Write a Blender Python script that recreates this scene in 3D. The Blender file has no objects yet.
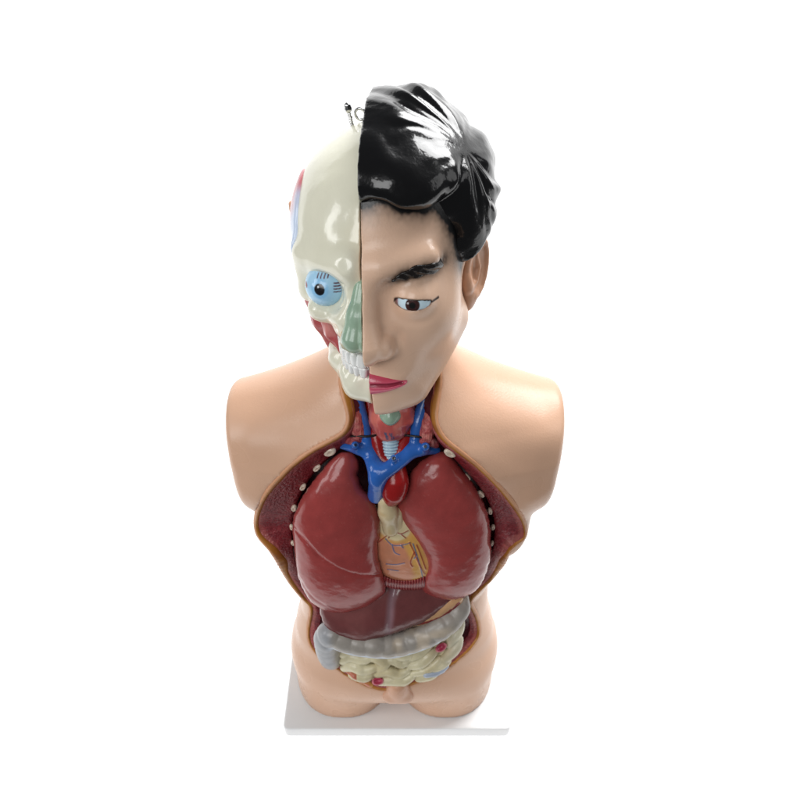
import bpy, math, os, random
import numpy as np
random.seed(7); np.random.seed(7)
SC = bpy.context.scene
COL = SC.collection
f32 = np.float32

# ------------------------------------------------------------------ camera
FPX = 672.0; TH = math.radians(45)
CAM = np.array([0, -.59, .99]); PCX, PCY = 397.0, 496.0
VD = np.array([0, math.cos(TH), -math.sin(TH)]); UPV = np.array([0, math.sin(TH), math.cos(TH)])
def ray(px, py):
    d = VD*FPX + np.array([1., 0, 0])*(px-PCX) + UPV*(PCY-py)
    return d/np.linalg.norm(d)
def U(px, py, Y):
    d = ray(px, py); return CAM + d*((Y-CAM[1])/d[1])
def US(pts, Y, k=0., z0=.4):
    """picture points onto the plane y = Y + k (z - z0)"""
    out = []
    for px, py in pts:
        d = ray(px, py); t = (Y + k*(CAM[2]-z0) - CAM[1])/(d[1]-k*d[2]); out.append(CAM+d*t)
    return np.array(out)

# ------------------------------------------------------------------ sdf tools (P is (n,3) float32)
def ell(P, c, r):
    q = P-np.array(c, f32); r = np.array(r, f32)
    k0 = np.sqrt(((q/r)**2).sum(1)); k1 = np.sqrt(((q/(r*r))**2).sum(1))
    return k0*(k0-1)/np.maximum(k1, 1e-6)
def cone(P, a, b, ra, rb):
    a = np.array(a, f32); b = np.array(b, f32); ab = b-a
    h = np.clip(((P-a)@ab)/(ab@ab+1e-12), 0, 1)
    return np.sqrt(((P-a-h[:, None]*ab)**2).sum(1)) - (ra+(rb-ra)*h)
def smin(a, b, k):
    h = np.clip(.5+.5*(b-a)/k, 0, 1); return b+(a-b)*h-k*h*(1-h)
def smax(a, b, k): return -smin(-a, -b, k)
def box(P, c, r, rad=0):
    q = np.abs(P-np.array(c, f32))-np.array(r, f32)+rad
    return np.sqrt((np.maximum(q, 0)**2).sum(1))+np.minimum(q.max(1), 0)-rad
def tube(P, pts, rs, k=0):
    d = None
    if np.isscalar(rs): rs = [rs]*len(pts)
    for i in range(len(pts)-1):
        e = cone(P, pts[i], pts[i+1], rs[i], rs[i+1])
        d = e if d is None else (smin(d, e, k) if k else np.minimum(d, e))
    return d
def sst(x, a, b):
    t = np.clip((x-a)/(b-a), 0, 1); return t*t*(3-2*t)
def _hash(i, j, k, s):
    h = (i*374761393 + j*668265263 + k*2147483647 + s*974634777) & 0xffffffff
    h = ((h ^ (h >> 13))*1274126177) & 0xffffffff
    return ((h ^ (h >> 16)) & 0xffff)/65535.0
def noise(P, fr, seed=0):
    Q = np.asarray(P, np.float64)*fr; I = np.floor(Q).astype(np.int64); F = Q-I; F = F*F*(3-2*F)
    r = 0
    for a in (0, 1):
        for b in (0, 1):
            for c in (0, 1):
                w = (F[:, 0] if a else 1-F[:, 0])*(F[:, 1] if b else 1-F[:, 1])*(F[:, 2] if c else 1-F[:, 2])
                r = r+w*_hash(I[:, 0]+a, I[:, 1]+b, I[:, 2]+c, seed)
    return (r*2-1).astype(f32)
def spline(pts, n=8, closed=True):
    pts = np.array(pts, float); N = len(pts); out = []
    rng = range(N) if closed else range(N-1)
    for i in rng:
        if closed: p0, p1, p2, p3 = pts[i-1], pts[i], pts[(i+1) % N], pts[(i+2) % N]
        else: p0, p1, p2, p3 = pts[max(i-1, 0)], pts[i], pts[i+1], pts[min(i+2, N-1)]
        for t in np.arange(n)/n:
            out.append(.5*((2*p1)+(-p0+p2)*t+(2*p0-5*p1+4*p2-p3)*t*t+(-p0+3*p1-3*p2+p3)*t**3))
    if not closed: out.append(pts[-1])
    return np.array(out)
def polyd(X, Z, poly):
    """signed distance to a closed polygon, positive inside"""
    X = X.ravel().astype(f32); Z = Z.ravel().astype(f32); best = np.full(X.shape, 1e9, f32); ins = np.zeros(X.shape, bool)
    n = len(poly)
    for i in range(n):
        ax, az = poly[i]; bx, bz = poly[(i+1) % n]
        ex, ez = bx-ax, bz-az
        h = np.clip(((X-ax)*ex+(Z-az)*ez)/(ex*ex+ez*ez+1e-14), 0, 1)
        best = np.minimum(best, (X-ax-h*ex)**2+(Z-az-h*ez)**2)
        if az != bz:
            c = ((az > Z) != (bz > Z)) & (X < (bx-ax)*(Z-az)/(bz-az)+ax); ins ^= c
    return np.where(ins, 1, -1)*np.sqrt(best)
class Grid2:
    def __init__(s, x0, x1, z0, z1, h, fn=None):
        s.x0, s.z0, s.h = x0, z0, h
        s.xs = np.arange(x0, x1+h, h); s.zs = np.arange(z0, z1+h, h)
        X, Z = np.meshgrid(s.xs, s.zs, indexing='ij'); s.X, s.Z = X, Z
        if fn is not None: s.V = fn(X, Z).reshape(X.shape)
    def __call__(s, x, z):
        a = np.clip((x-s.x0)/s.h, 0, len(s.xs)-1.001); b = np.clip((z-s.z0)/s.h, 0, len(s.zs)-1.001)
        i = a.astype(int); j = b.astype(int); a = a-i; b = b-j; V = s.V
        return ((V[i, j]*(1-a)+V[i+1, j]*a)*(1-b)+(V[i, j+1]*(1-a)+V[i+1, j+1]*a)*b).astype(f32)

# ------------------------------------------------------------------ surface extraction
def surfnet(fn, lo, hi, h, dense=False, blk=8, slack=1.35):
    lo = np.array(lo, float); hi = np.array(hi, float)
    nb = np.maximum(1, np.ceil((hi-lo)/(h*blk)).astype(int)); n = nb*blk+1
    V = np.ones(n, f32)*.05
    bi = np.stack(np.meshgrid(*[np.arange(k) for k in nb], indexing='ij'), -1).reshape(-1, 3)
    cen = (lo+(bi*blk+blk/2)*h).astype(f32)
    dc = fn(cen)
    R = h*blk*.866*slack+h
    act = np.ones(len(bi), bool) if dense else np.abs(dc) < R
    o = np.stack(np.meshgrid(*[np.arange(blk+1)]*3, indexing='ij'), -1).reshape(-1, 3)
    for b, d, a in zip(bi, dc, act):
        if not a and d < 0:
            s = b*blk; V[s[0]:s[0]+blk+1, s[1]:s[1]+blk+1, s[2]:s[2]+blk+1] = -.05
    ab = bi[act]; CH = max(1, int(600000//len(o)))
    for c in range(0, len(ab), CH):
        sub = ab[c:c+CH]; idx = (sub[:, None, :]*blk+o[None]).reshape(-1, 3)
        V[idx[:, 0], idx[:, 1], idx[:, 2]] = fn((lo+idx*h).astype(f32))
    S = V < 0
    # pad border outside
    for ax in range(3):
        for e in (0, -1):
            sl = [slice(None)]*3; sl[ax] = e; V[tuple(sl)] = np.abs(V[tuple(sl)])+1e-5
    S = V < 0
    c = [S[a:S.shape[0]-1+a, b:S.shape[1]-1+b, d:S.shape[2]-1+d] for a in (0, 1) for b in (0, 1) for d in (0, 1)]
    cnt = sum(x.astype(np.int8) for x in c); mix = (cnt > 0) & (cnt < 8)
    ci = np.argwhere(mix); vid = -np.ones(mix.shape, np.int64); vid[mix] = np.arange(len(ci))
    acc = np.zeros((len(ci), 3)); num = np.zeros(len(ci))
    corners = [(a, b, d) for a in (0, 1) for b in (0, 1) for d in (0, 1)]
    for p in corners:
        for ax in range(3):
            if p[ax] == 1: continue
            q = list(p); q[ax] = 1
            v0 = V[ci[:, 0]+p[0], ci[:, 1]+p[1], ci[:, 2]+p[2]]; v1 = V[ci[:, 0]+q[0], ci[:, 1]+q[1], ci[:, 2]+q[2]]
            m = (v0 < 0) != (v1 < 0); t = np.where(m, v0/np.where(m, v0-v1, 1), 0)
            pos = np.array(p, float)[None].repeat(len(ci), 0); pos[:, ax] += t
            acc += pos*m[:, None]; num += m
    verts = lo+(ci+acc/num[:, None])*h
    faces = []
    for ax in range(3):
        u, w = (ax+1) % 3, (ax+2) % 3
        sl0 = [slice(None)]*3; sl1 = [slice(None)]*3; sl0[ax] = slice(0, -1); sl1[ax] = slice(1, None)
        E = S[tuple(sl0)] != S[tuple(sl1)]; ed = np.argwhere(E)
        ed = ed[(ed[:, u] > 0) & (ed[:, w] > 0) & (ed[:, u] < S.shape[u]-1) & (ed[:, w] < S.shape[w]-1)]
        def g(du, dw):
            k = ed.copy(); k[:, u] += du; k[:, w] += dw; return vid[k[:, 0], k[:, 1], k[:, 2]]
        q = np.stack([g(-1, -1), g(0, -1), g(0, 0), g(-1, 0)], 1)
        inside = S[ed[:, 0], ed[:, 1], ed[:, 2]]
        q[~inside] = q[~inside][:, ::-1]
        faces.append(q)
    return verts, np.concatenate(faces)

# ------------------------------------------------------------------ mesh / material
def mesh(name, verts, faces, mat, parent=None, colfn=None, smooth=True, relax=0):
    verts = np.asarray(verts, float); faces = np.asarray(faces)
    if relax:
        k = faces.shape[1]
        for _ in range(relax):
            s = np.zeros_like(verts); c = np.zeros(len(verts))
            for i in range(k):
                a = faces[:, i]; b = faces[:, (i+1) % k]
                np.add.at(s, a, verts[b]); np.add.at(c, a, 1); np.add.at(s, b, verts[a]); np.add.at(c, b, 1)
            verts = verts*.5+.5*s/np.maximum(c, 1)[:, None]
    me = bpy.data.meshes.new(name); k = faces.shape[1]
    me.vertices.add(len(verts)); me.vertices.foreach_set('co', verts.astype(f32).ravel())
    me.loops.add(faces.size); me.loops.foreach_set('vertex_index', faces.ravel().astype(np.int32))
    me.polygons.add(len(faces)); me.polygons.foreach_set('loop_start', np.arange(len(faces), dtype=np.int32)*k)
    me.polygons.foreach_set('loop_total', np.full(len(faces), k, np.int32))
    me.polygons.foreach_set('use_smooth', np.full(len(faces), smooth))
    me.update(calc_edges=True); me.validate()
    if colfn is not None:
        c = np.ones((len(verts), 4), f32); c[:, :3] = colfn(verts.astype(f32))
        at = me.color_attributes.new('Col', 'FLOAT_COLOR', 'POINT'); at.data.foreach_set('color', c.ravel())
    me.materials.append(mat)
    o = bpy.data.objects.new(name, me); COL.objects.link(o)
    if parent is not None: o.parent = parent
    return o
def sdfobj(name, fn, lo, hi, h, mat, parent=None, colfn=None, dense=False, relax=1, xf=None, slack=1.35):
    v, f = surfnet(fn, lo, hi, h, dense, slack=slack)
    if xf is not None:
        cf = colfn
        colv = cf(v.astype(f32)) if cf else None
        v = xf(v)
        return mesh(name, v, f, mat, parent, (lambda P: colv) if cf else None, relax=relax)
    return mesh(name, v, f, mat, parent, colfn, relax=relax)
def srgb(r, g, b):
    return tuple(((c/255)/12.92 if c/255 <= .04045 else ((c/255+.055)/1.055)**2.4) for c in (r, g, b))
def mixc(base, col, m):
    m = np.clip(m, 0, 1)[:, None]; return base*(1-m)+np.array(col, f32)*m
def full(P, c): return np.tile(np.array(c, f32), (len(P), 1))
def mat(name, col=None, rough=.35, coat=0., bump=.0, bscale=200, mottle=.06, mscale=40, metal=0, sss=0, streak=None, spec=.5):
    m = bpy.data.materials.new(name); m.use_nodes = True; nt = m.node_tree; N = nt.nodes; L = nt.links
    b = N['Principled BSDF']; b.inputs['Roughness'].default_value = rough; b.inputs['Metallic'].default_value = metal
    b.inputs['Coat Weight'].default_value = coat; b.inputs['Coat Roughness'].default_value = .06
    b.inputs['Specular IOR Level'].default_value = spec
    if sss:
        b.inputs['Subsurface Weight'].default_value = sss; b.inputs['Subsurface Radius'].default_value = (.006, .003, .002); b.inputs['Subsurface Scale'].default_value = 1
    tc = N.new('ShaderNodeTexCoord'); nz = N.new('ShaderNodeTexNoise'); nz.inputs['Scale'].default_value = mscale; nz.inputs['Detail'].default_value = 5
    L.new(tc.outputs['Object'], nz.inputs['Vector'])
    mr = N.new('ShaderNodeMapRange'); mr.interpolation_type = 'SMOOTHSTEP'; mr.inputs['From Min'].default_value = .2; mr.inputs['From Max'].default_value = .8
    mr.inputs['To Min'].default_value = 1-mottle; mr.inputs['To Max'].default_value = 1+mottle
    L.new(nz.outputs['Fac'], mr.inputs['Value'])
    vm = N.new('ShaderNodeVectorMath'); vm.operation = 'SCALE'; L.new(mr.outputs['Result'], vm.inputs['Scale'])
    if col is None:
        at = N.new('ShaderNodeAttribute'); at.attribute_name = 'Col'; L.new(at.outputs['Color'], vm.inputs[0])
    else: vm.inputs[0].default_value = col
    L.new(vm.outputs['Vector'], b.inputs['Base Color'])
    rr = N.new('ShaderNodeMapRange'); rr.interpolation_type = 'SMOOTHSTEP'; rr.inputs['From Min'].default_value = .15; rr.inputs['From Max'].default_value = .85
    rr.inputs['To Min'].default_value = max(.02, rough*.8); rr.inputs['To Max'].default_value = min(1, rough*1.25)
    n2 = N.new('ShaderNodeTexNoise'); n2.inputs['Scale'].default_value = 25; L.new(tc.outputs['Object'], n2.inputs['Vector'])
    L.new(n2.outputs['Fac'], rr.inputs['Value']); L.new(rr.outputs['Result'], b.inputs['Roughness'])
    if bump:
        n3 = N.new('ShaderNodeTexNoise'); n3.inputs['Scale'].default_value = bscale; n3.inputs['Detail'].default_value = 3
        if streak:
            mp = N.new('ShaderNodeMapping'); mp.inputs['Scale'].default_value = streak; L.new(tc.outputs['Object'], mp.inputs['Vector']); L.new(mp.outputs['Vector'], n3.inputs['Vector'])
        else: L.new(tc.outputs['Object'], n3.inputs['Vector'])
        bp = N.new('ShaderNodeBump'); bp.inputs['Strength'].default_value = 1; bp.inputs['Distance'].default_value = bump
        L.new(n3.outputs['Fac'], bp.inputs['Height']); L.new(bp.outputs['Normal'], b.inputs['Normal'])
        if coat: L.new(bp.outputs['Normal'], b.inputs['Coat Normal'])
    return m
def empty(name, loc=(0, 0, 0)):
    o = bpy.data.objects.new(name, None); o.location = loc; o.empty_display_size = .05; COL.objects.link(o); return o

SKIN = srgb(222, 176, 143); SKIN_HI = srgb(232, 194, 162)
M = dict(
    skin=mat('painted_skin_vinyl', rough=.29, mottle=.03, mscale=18, bump=.00015, bscale=500, sss=.0, spec=.38),
    bone=mat('painted_bone', rough=.2, coat=.4, mottle=.03, bump=.0003, bscale=120),
    paint=mat('glossy_paint', rough=.25, coat=.3, mottle=.05, bump=.0002, bscale=200),
    brow=mat('satin_black_paint', rough=.27, mottle=.2, bump=.0006, bscale=260),
    hair=mat('glossy_black_hair_paint', rough=.19, spec=.3, coat=.5, mottle=.1, bump=.0004, bscale=120),
    organ=mat('glossy_organ_paint', rough=.23, coat=.1, mottle=.10, mscale=60, bump=.0006, bscale=90, spec=.42),
    tube=mat('satin_bowel_paint', rough=.34, coat=.05, mottle=.14, mscale=70, bump=.0005, bscale=110),
    dull=mat('satin_organ_paint', rough=.42, mottle=.08, mscale=60, bump=.0003, bscale=150),
    muscle=mat('ribbed_muscle_paint', rough=.4, mottle=.22, mscale=260, bump=.0016, bscale=320),
    base=mat('white_base_plastic', col=(.80, .80, .80), rough=.35, mottle=.012, bump=.0001),
    metal=mat('polished_steel', col=(.55, .55, .55), rough=.18, metal=1, mottle=.05),
)
ROOT = empty('anatomical_torso_model', (0, 0, 0))
ROOT['label'] = 'glossy anatomical torso, half skull and half face, open chest, on white base'
ROOT['category'] = 'anatomical model'
def part(name, **k): return name
ONLY = os.environ.get('ONLY', '')
# ------------------------------------------------------------------ backdrop, lights, camera
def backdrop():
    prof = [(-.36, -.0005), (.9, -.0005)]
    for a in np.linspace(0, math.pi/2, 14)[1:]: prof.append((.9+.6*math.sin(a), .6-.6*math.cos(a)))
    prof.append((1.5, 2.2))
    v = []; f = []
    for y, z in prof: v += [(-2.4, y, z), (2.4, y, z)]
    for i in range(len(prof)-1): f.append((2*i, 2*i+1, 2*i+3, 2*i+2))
    m = bpy.data.materials.new('self_lit_white'); m.use_nodes = True; b = m.node_tree.nodes['Principled BSDF']
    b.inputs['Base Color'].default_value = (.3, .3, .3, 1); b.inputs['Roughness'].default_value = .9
    b.inputs['Emission Color'].default_value = (1, 1, 1, 1); b.inputs['Emission Strength'].default_value = 1.0  # glow added to floor and wall, keeps them white without a contact shadow
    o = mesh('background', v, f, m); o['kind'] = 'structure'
    o['label'] = 'seamless pure white floor and backdrop with an added glow that hides shadow'
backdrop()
def area(name, loc, target, sx, sy, power, col=(1, 1, 1)):
    L = bpy.data.lights.new(name, 'AREA'); L.shape = 'RECTANGLE'; L.size = sx; L.size_y = sy; L.energy = power; L.color = col
    o = bpy.data.objects.new(name, L); COL.objects.link(o); o.location = loc
    from mathutils import Vector
    o.rotation_euler = (Vector(target)-Vector(loc)).to_track_quat('-Z', 'Y').to_euler()
area('ceiling_softbox', (.75, .85, 2.0), (0, 0, .5), 1.3, 1.0, 54)
area('window_light', (-.60, -1.30, 1.50), (0, 0, .5), .95, .85, 13)
area('window_light', (-1.55, -.50, 1.30), (0, 0, .6), .50, 1.0, 9)
area('side_softbox', (1.6, -.2, 1.5), (0, 0, .55), .6, 1.2, 3)
W = bpy.data.worlds.new('World'); SC.world = W; W.use_nodes = True
W.node_tree.nodes['Background'].inputs[0].default_value = (.93, .96, 1, 1); W.node_tree.nodes['Background'].inputs[1].default_value = .11
cd = bpy.data.cameras.new('camera'); co = bpy.data.objects.new('camera', cd); COL.objects.link(co); SC.camera = co
co.location = CAM; co.rotation_euler = (math.pi/2-TH, 0, 0)
cd.dof.use_dof = True; cd.dof.focus_distance = .62; cd.dof.aperture_fstop = 13
cd.sensor_width = 36; cd.lens = 36*FPX/800; cd.clip_start = .01; cd.clip_end = 50
cd.shift_x = (400-PCX)/800; cd.shift_y = (PCY-400)/800
SC.view_settings.view_transform = 'Standard'; SC.view_settings.look = 'None'; SC.view_settings.exposure = 0; SC.view_settings.gamma = 1
# ------------------------------------------------------------------ head (local: l = model's left, f = forward, z)
YAW = math.radians(13); H0 = np.array([-.004, 0, .718]); ROLL = math.radians(3.0)
HL = np.array([math.cos(YAW), -math.sin(YAW), 0]); HF = np.array([-math.sin(YAW), -math.cos(YAW), 0]); HU = np.array([0, 0, 1.])
HL, HU = HL*math.cos(ROLL)+HU*math.sin(ROLL), HU*math.cos(ROLL)-HL*math.sin(ROLL); H0 = H0-.09*math.sin(ROLL)*HL
def h2w(P): return H0+P[:, :1]*HL+P[:, 1:2]*HF+P[:, 2:3]*HU
def w2h(p): q = np.asarray(p)-H0; return np.array([q@HL, q@HF, q@HU])
def PH(px, py, f):
    """picture point onto the head-local plane f = const (for laying features out)"""
    d = ray(px, py); t = (f-(CAM-H0)@HF)/(d@HF); return w2h(CAM+d*t)
NECKHEAD = ROOT

def hobj(*a, **k):
    o = sdfobj(*a, xf=h2w, **k); return o

def cran(P, e=0.): return ell(P, (0, -.014, .030), (.079+e, .094+e, .084+e))
EYE = (.0408, .0730, -.0075)
def face_sdf(P):
    A = P.copy(); A[:, 0] = np.abs(A[:, 0])
    d = cran(A)
    d = smin(d, ell(A, (0, .030, -.028), (.064, .060, .078)), .03)
    d = smin(d, cone(A, (.057, .008, -.062), (.029, .062, -.102), .018, .021), .032)
    d = smin(d, ell(A, (0, .080, -.1105), (.020, .014, .016)), .026)
    d = smin(d, ell(A, (0, .078, -.074), (.034, .020, .026)), .022)
    d = smin(d, ell(A, (.046, .055, -.030), (.019, .022, .022)), .040)
    d = smin(d, cone(A, (.016, .0835, .021), (.052, .068, .026), .008, .007), .016)
    d = smax(d, -ell(A, (.030, .104, -.004), (.019, .018, .013)), .016)
    d = smax(d, -ell(A, (.049, .092, -.006), (.014, .012, .012)), .014)
    # nose
    d = smin(d, tube(A, [(0, .083, .018), (0, .0960, -.010), (.003, .1060, -.0385)], [.0080, .0100, .0162], .006), .014)
    d = smin(d, ell(A, (.0180, .0955, -.0435), (.0095, .0125, .0095)), .007)
    d = smax(d, -ell(A, (.0295, .0975, -.0375), (.0028, .008, .0085)), .006)
    # lids
    e = np.sqrt(((A-np.array(EYE, f32))**2).sum(1))-.0178
    d = smin(d, e, .006)
    lidcrease = tube(A, [(.024, .0905, .0015), (.038, .0925, .0065), (.056, .083, .0045)], [.0008, .0012, .0008])
    d = smax(d, -lidcrease, .003)
    x = A[:, 0]-EYE[0]; zc = -.0060-.02*x
    op = np.abs(A[:, 2]-zc) - .0042*np.sqrt(np.clip(1-(x/.0150)**2, 0, 1)) + np.maximum(np.abs(x)-.0150, 0)
    op = np.maximum(op, .078-A[:, 1])
    d = np.maximum(d, -op)
    # lips bed
    d = smin(d, ell(A, (0, .0880, -.0785), (.030, .0080, .0070)), .008)
    lip = tube(A, [(0, .1025, -.0785), (.012, .0995, -.0782), (.027, .0885, -.0790)], [.0008, .0010, .0006])
    d = smax(d, -lip, .003)
    d = smax(d, -cone(A, (0, .1035, -.062), (0, .101, -.052), .002, .0016), .004)
    d = smin(d, cone(A, (0, .0, -.03), (0, -.012, -.14), .048, .046), .02)   # nape
    d = smax(d, -(A[:, 2]+.131-(A[:, 1]-.07)*.16), .012)
    return d
HK = np.array([.070, .012, .088])   # parting whorl
def hair_ridge(P):
    q = P-HK.astype(f32)
    ang = np.arctan2(q[:, 2]*.9-q[:, 1]*.35, q[:, 0]*.6-q[:, 1]*1.0)
    r = np.sqrt((q**2).sum(1))
    n = noise(P, 34, 5)*.55+noise(P, 14, 8)*.8
    a = np.sin(ang*4.0+n*2.0+r*10)
    b = np.sin(ang*9+n*4.5-r*22)
    amp = sst(r, .002, .03)*(.35+.65*sst(r, 0, .09))*(.3+.7*sst(P[:, 0], 0, .03))
    fr = sst(P[:, 1], .035, .075)
    return (np.sqrt(a*a+.03)*.0046*(1-.6*fr)+b*.0015+np.sin(ang*23+noise(P, 50, 12)*4+r*30)*.00035)*amp
def hairline(P):
    """positive where hair grows"""
    l = np.abs(P[:, 0]); z = P[:, 2]; f = P[:, 1]
    w = noise(P, 60, 3)*.003
    front = z-(.068-.007*sst(l, .015, .05)) + w
    side = np.minimum(.036-f + .25*(z-.03)+w, z-.000+.7*(f-.03))      # sideburn and the hair above and behind the ear
    return np.maximum(front, side)
def hair_sdf(P):
    d = ell(P, (.004, -.014, .029), (.0955, .103, .0965))
    d = smin(d, ell(P, (.010, .034, .064), (.056, .047, .038)), .02)
    d = d+.0035-hair_ridge(P)
    e = -hairline(P)*.8
    d = smax(d, e, .018)
    bn = np.minimum(-P[:, 2]-.05+.6*(P[:, 1]+.05), .2)
    return smax(d, bn, .01)
def cutl(P): return .12*(P[:, 1]-.083)+.0005      # the plane that parts the two halves
def clipL(fn, m=.0008): return lambda P: np.maximum(fn(P), m+cutl(P)-P[:, 0])
def clipR(fn, m=.0008): return lambda P: np.maximum(fn(P), P[:, 0]-cutl(P)+m)
BLACK = (.003, .003, .0035)
def face_col(P):
    c = full(P, srgb(224, 188, 162))
    hd = hair_sdf(P); n = noise(P, 160, 1)*.25+noise(P, 420, 2)*.3
    c = mixc(c, BLACK, np.exp(-np.maximum(hd, 0)/.0050)*1.8*(1+n*.6))
    # airbrushed eyebrow shade
    bd = tube(P*np.array((1, 0, 1), f32), [(.024, 0, .0125), (.034, 0, .0165), (.050, 0, .0182), (.060, 0, .0168)], [.0015, .0045, .0050, .0030])+10*(P[:, 1] < .03)
    c = mixc(c, (.03, .02, .015), .75*np.exp(-np.maximum(bd, 0)/.0035)*(1+n))
    # shade painted round the eye, mouth corner and cut edge
    x = P[:, 0]-EYE[0]; zc = -.0060-.02*x
    fr = (P[:, 1] > .07)
    wid = np.sqrt(np.clip(1-(x/.0156)**2, 0, 1))
    up = np.abs(P[:, 2]-zc-.0042*wid); ln = (x > -.0155) & (x < .0200) & fr & (P[:, 2] > zc-.001)
    c = mixc(c, (.02, .012, .012), np.where(ln, np.clip(1.7-up/.0011, 0, 1), 0))
    lo = np.abs(P[:, 2]-zc+.0042*wid); ln2 = (np.abs(x) < .0156) & fr & (P[:, 2] < zc+.001)
    c = mixc(c, (.10, .03, .025), np.where(ln2, np.clip(1.1-lo/.0008, 0, 1), 0)*.8)
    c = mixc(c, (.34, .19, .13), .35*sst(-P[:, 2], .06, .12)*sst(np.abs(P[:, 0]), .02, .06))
    return c
def eye_sdf(P): return np.sqrt(((P-np.array(EYE, f32))**2).sum(1))-.0170
def eye_col(P):
    q = P-np.array(EYE, f32); r = np.sqrt((q[:, 0]-.0012)**2+(q[:, 2]-.0015)**2)
    c = full(P, srgb(206, 230, 242))
    c = mixc(c, srgb(150, 60, 60), sst(-q[:, 0], .0108, .0128)*.8)
    c = mixc(c, srgb(58, 30, 28), 1-sst(r, .0056, .0062))
    c = mixc(c, (.004, .004, .004), 1-sst(r, .0024, .0030))
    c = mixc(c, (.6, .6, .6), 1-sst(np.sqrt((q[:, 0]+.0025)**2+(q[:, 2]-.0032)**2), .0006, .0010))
    return c
def brow_sdf(P):
    Q = P*np.array((1, 0, 1), f32)
    t = tube(Q, [(.0265, 0, .0135), (.034, 0, .0160), (.045, 0, .0188), (.056, 0, .0182), (.0635, 0, .0155)], [.0012, .0034, .0048, .0046, .0026], .004)
    n = np.sin((P[:, 0]*.8+P[:, 2]*1.2)*800+noise(P, 110, 3)*2.5)*.00035+noise(P, 200, 7)*.0003
    return smax(face_sdf(P)-.0018+n, t+n*.4, .0018)
LIPC = srgb(208, 86, 112)
def lip_col(P):
    c = full(P, LIPC); g = tube(P, [(0, .1045, -.0785), (.010, .1036, -.0782), (.020, .1010, -.0788), (.031, .0945, -.0792)], .0002)
    c = mixc(c, srgb(120, 26, 44), (1-sst(g, .0010, .0024))*.8); return mixc(c, srgb(170, 52, 74), sst(P[:, 2], -.078, -.074)*.6)
def lips_sdf(P):
    A = P
    zc = -.0805
    tp = 1-.62*np.clip(np.abs(A[:, 0])/.0335, 0, 1)**1.4
    R = np.stack([A[:, 0], A[:, 1], zc+(A[:, 2]-zc)/tp], 1)
    d = ell(R, (0, .0905, zc), (.0350, .0145, .0137))*np.minimum(tp, 1)
    d = smax(d, -ell(A, (0, .106, zc+.0140), (.006, .008, .0030)), .004)
    lip = tube(A, [(0, .1045, -.0785), (.010, .1036, -.0782), (.020, .1010, -.0788), (.031, .0945, -.0792)], [.0008, .0011, .0012, .0006])
    return smax(d, -lip, .0020)
def ear_sdf(P):
    # tilted ear plate; q0 out, q1 back, q2 up
    c = np.array((.0755, -.010, -.025), f32); q = (P-c)/.90
    a = math.radians(24); o = np.array((math.cos(a), math.sin(a)*.9, 0), f32); b = np.array((math.sin(a), -math.cos(a), 0), f32)
    x = q@o; y = q@b; z = q[:, 2]-.12*y
    R = np.stack([x, y, z], 1).astype(f32)
    d = ell(R, (0, .004, .004), (.0075, .0205, .032))
    d = smin(d, ell(R, (0, -.006, -.026), (.006, .010, .012)), .012)
    rim = []
    for t in np.linspace(-.4, 4.3, 12): rim.append((.0050, .004+.0185*math.sin(t)*1.0, .005+.0295*math.cos(t)))
    d = smax(d, -ell(R, (.0085, .003, .006), (.0065, .0145, .022)), .004)
    d = smin(d, tube(R, rim[:10], .0030), .003)
    d = smin(d, tube(R, [(.004, -.010, -.010), (.0045, .002, -.008), (.004, .008, .004), (.003, .004, .018)], [.003, .0028, .0026, .002]), .004)
    d = smin(d, ell(R, (.001, -.012, -.004), (.006, .006, .009)), .006)
    return d*.9
def ear_col(P):
    c = full(P, srgb(206, 158, 128))
    q = P
    hd = hair_sdf(P)
    return mixc(c, BLACK, np.exp(-np.maximum(hd, 0)/.003)*.8)

if not ONLY or 'face' in ONLY:
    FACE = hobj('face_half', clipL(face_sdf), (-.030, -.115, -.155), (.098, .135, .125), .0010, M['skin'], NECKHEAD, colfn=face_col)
    hobj('hair', clipL(hair_sdf, .0002), (-.032, -.125, -.07), (.113, .125, .145), .0011, M['hair'], FACE, colfn=lambda P: full(P, BLACK))
    hobj('eye', eye_sdf, (.018, .05, -.027), (.060, .096, .016), .0006, M['paint'], FACE, colfn=eye_col, dense=True)
    hobj('eyebrow', brow_sdf, (.008, .06, .002), (.065, .105, .036), .0006, M['brow'], FACE, colfn=lambda P: full(P, (.010, .007, .006)), dense=True)
    hobj('lips', clipL(lips_sdf, .0004), (-.004, .065, -.098), (.042, .112, -.062), .0006, M['paint'], FACE, colfn=lip_col, dense=True)
    hobj('ear', ear_sdf, (.055, -.055, -.06), (.11, .02, .035), .0009, M['skin'], FACE, colfn=ear_col)

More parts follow.
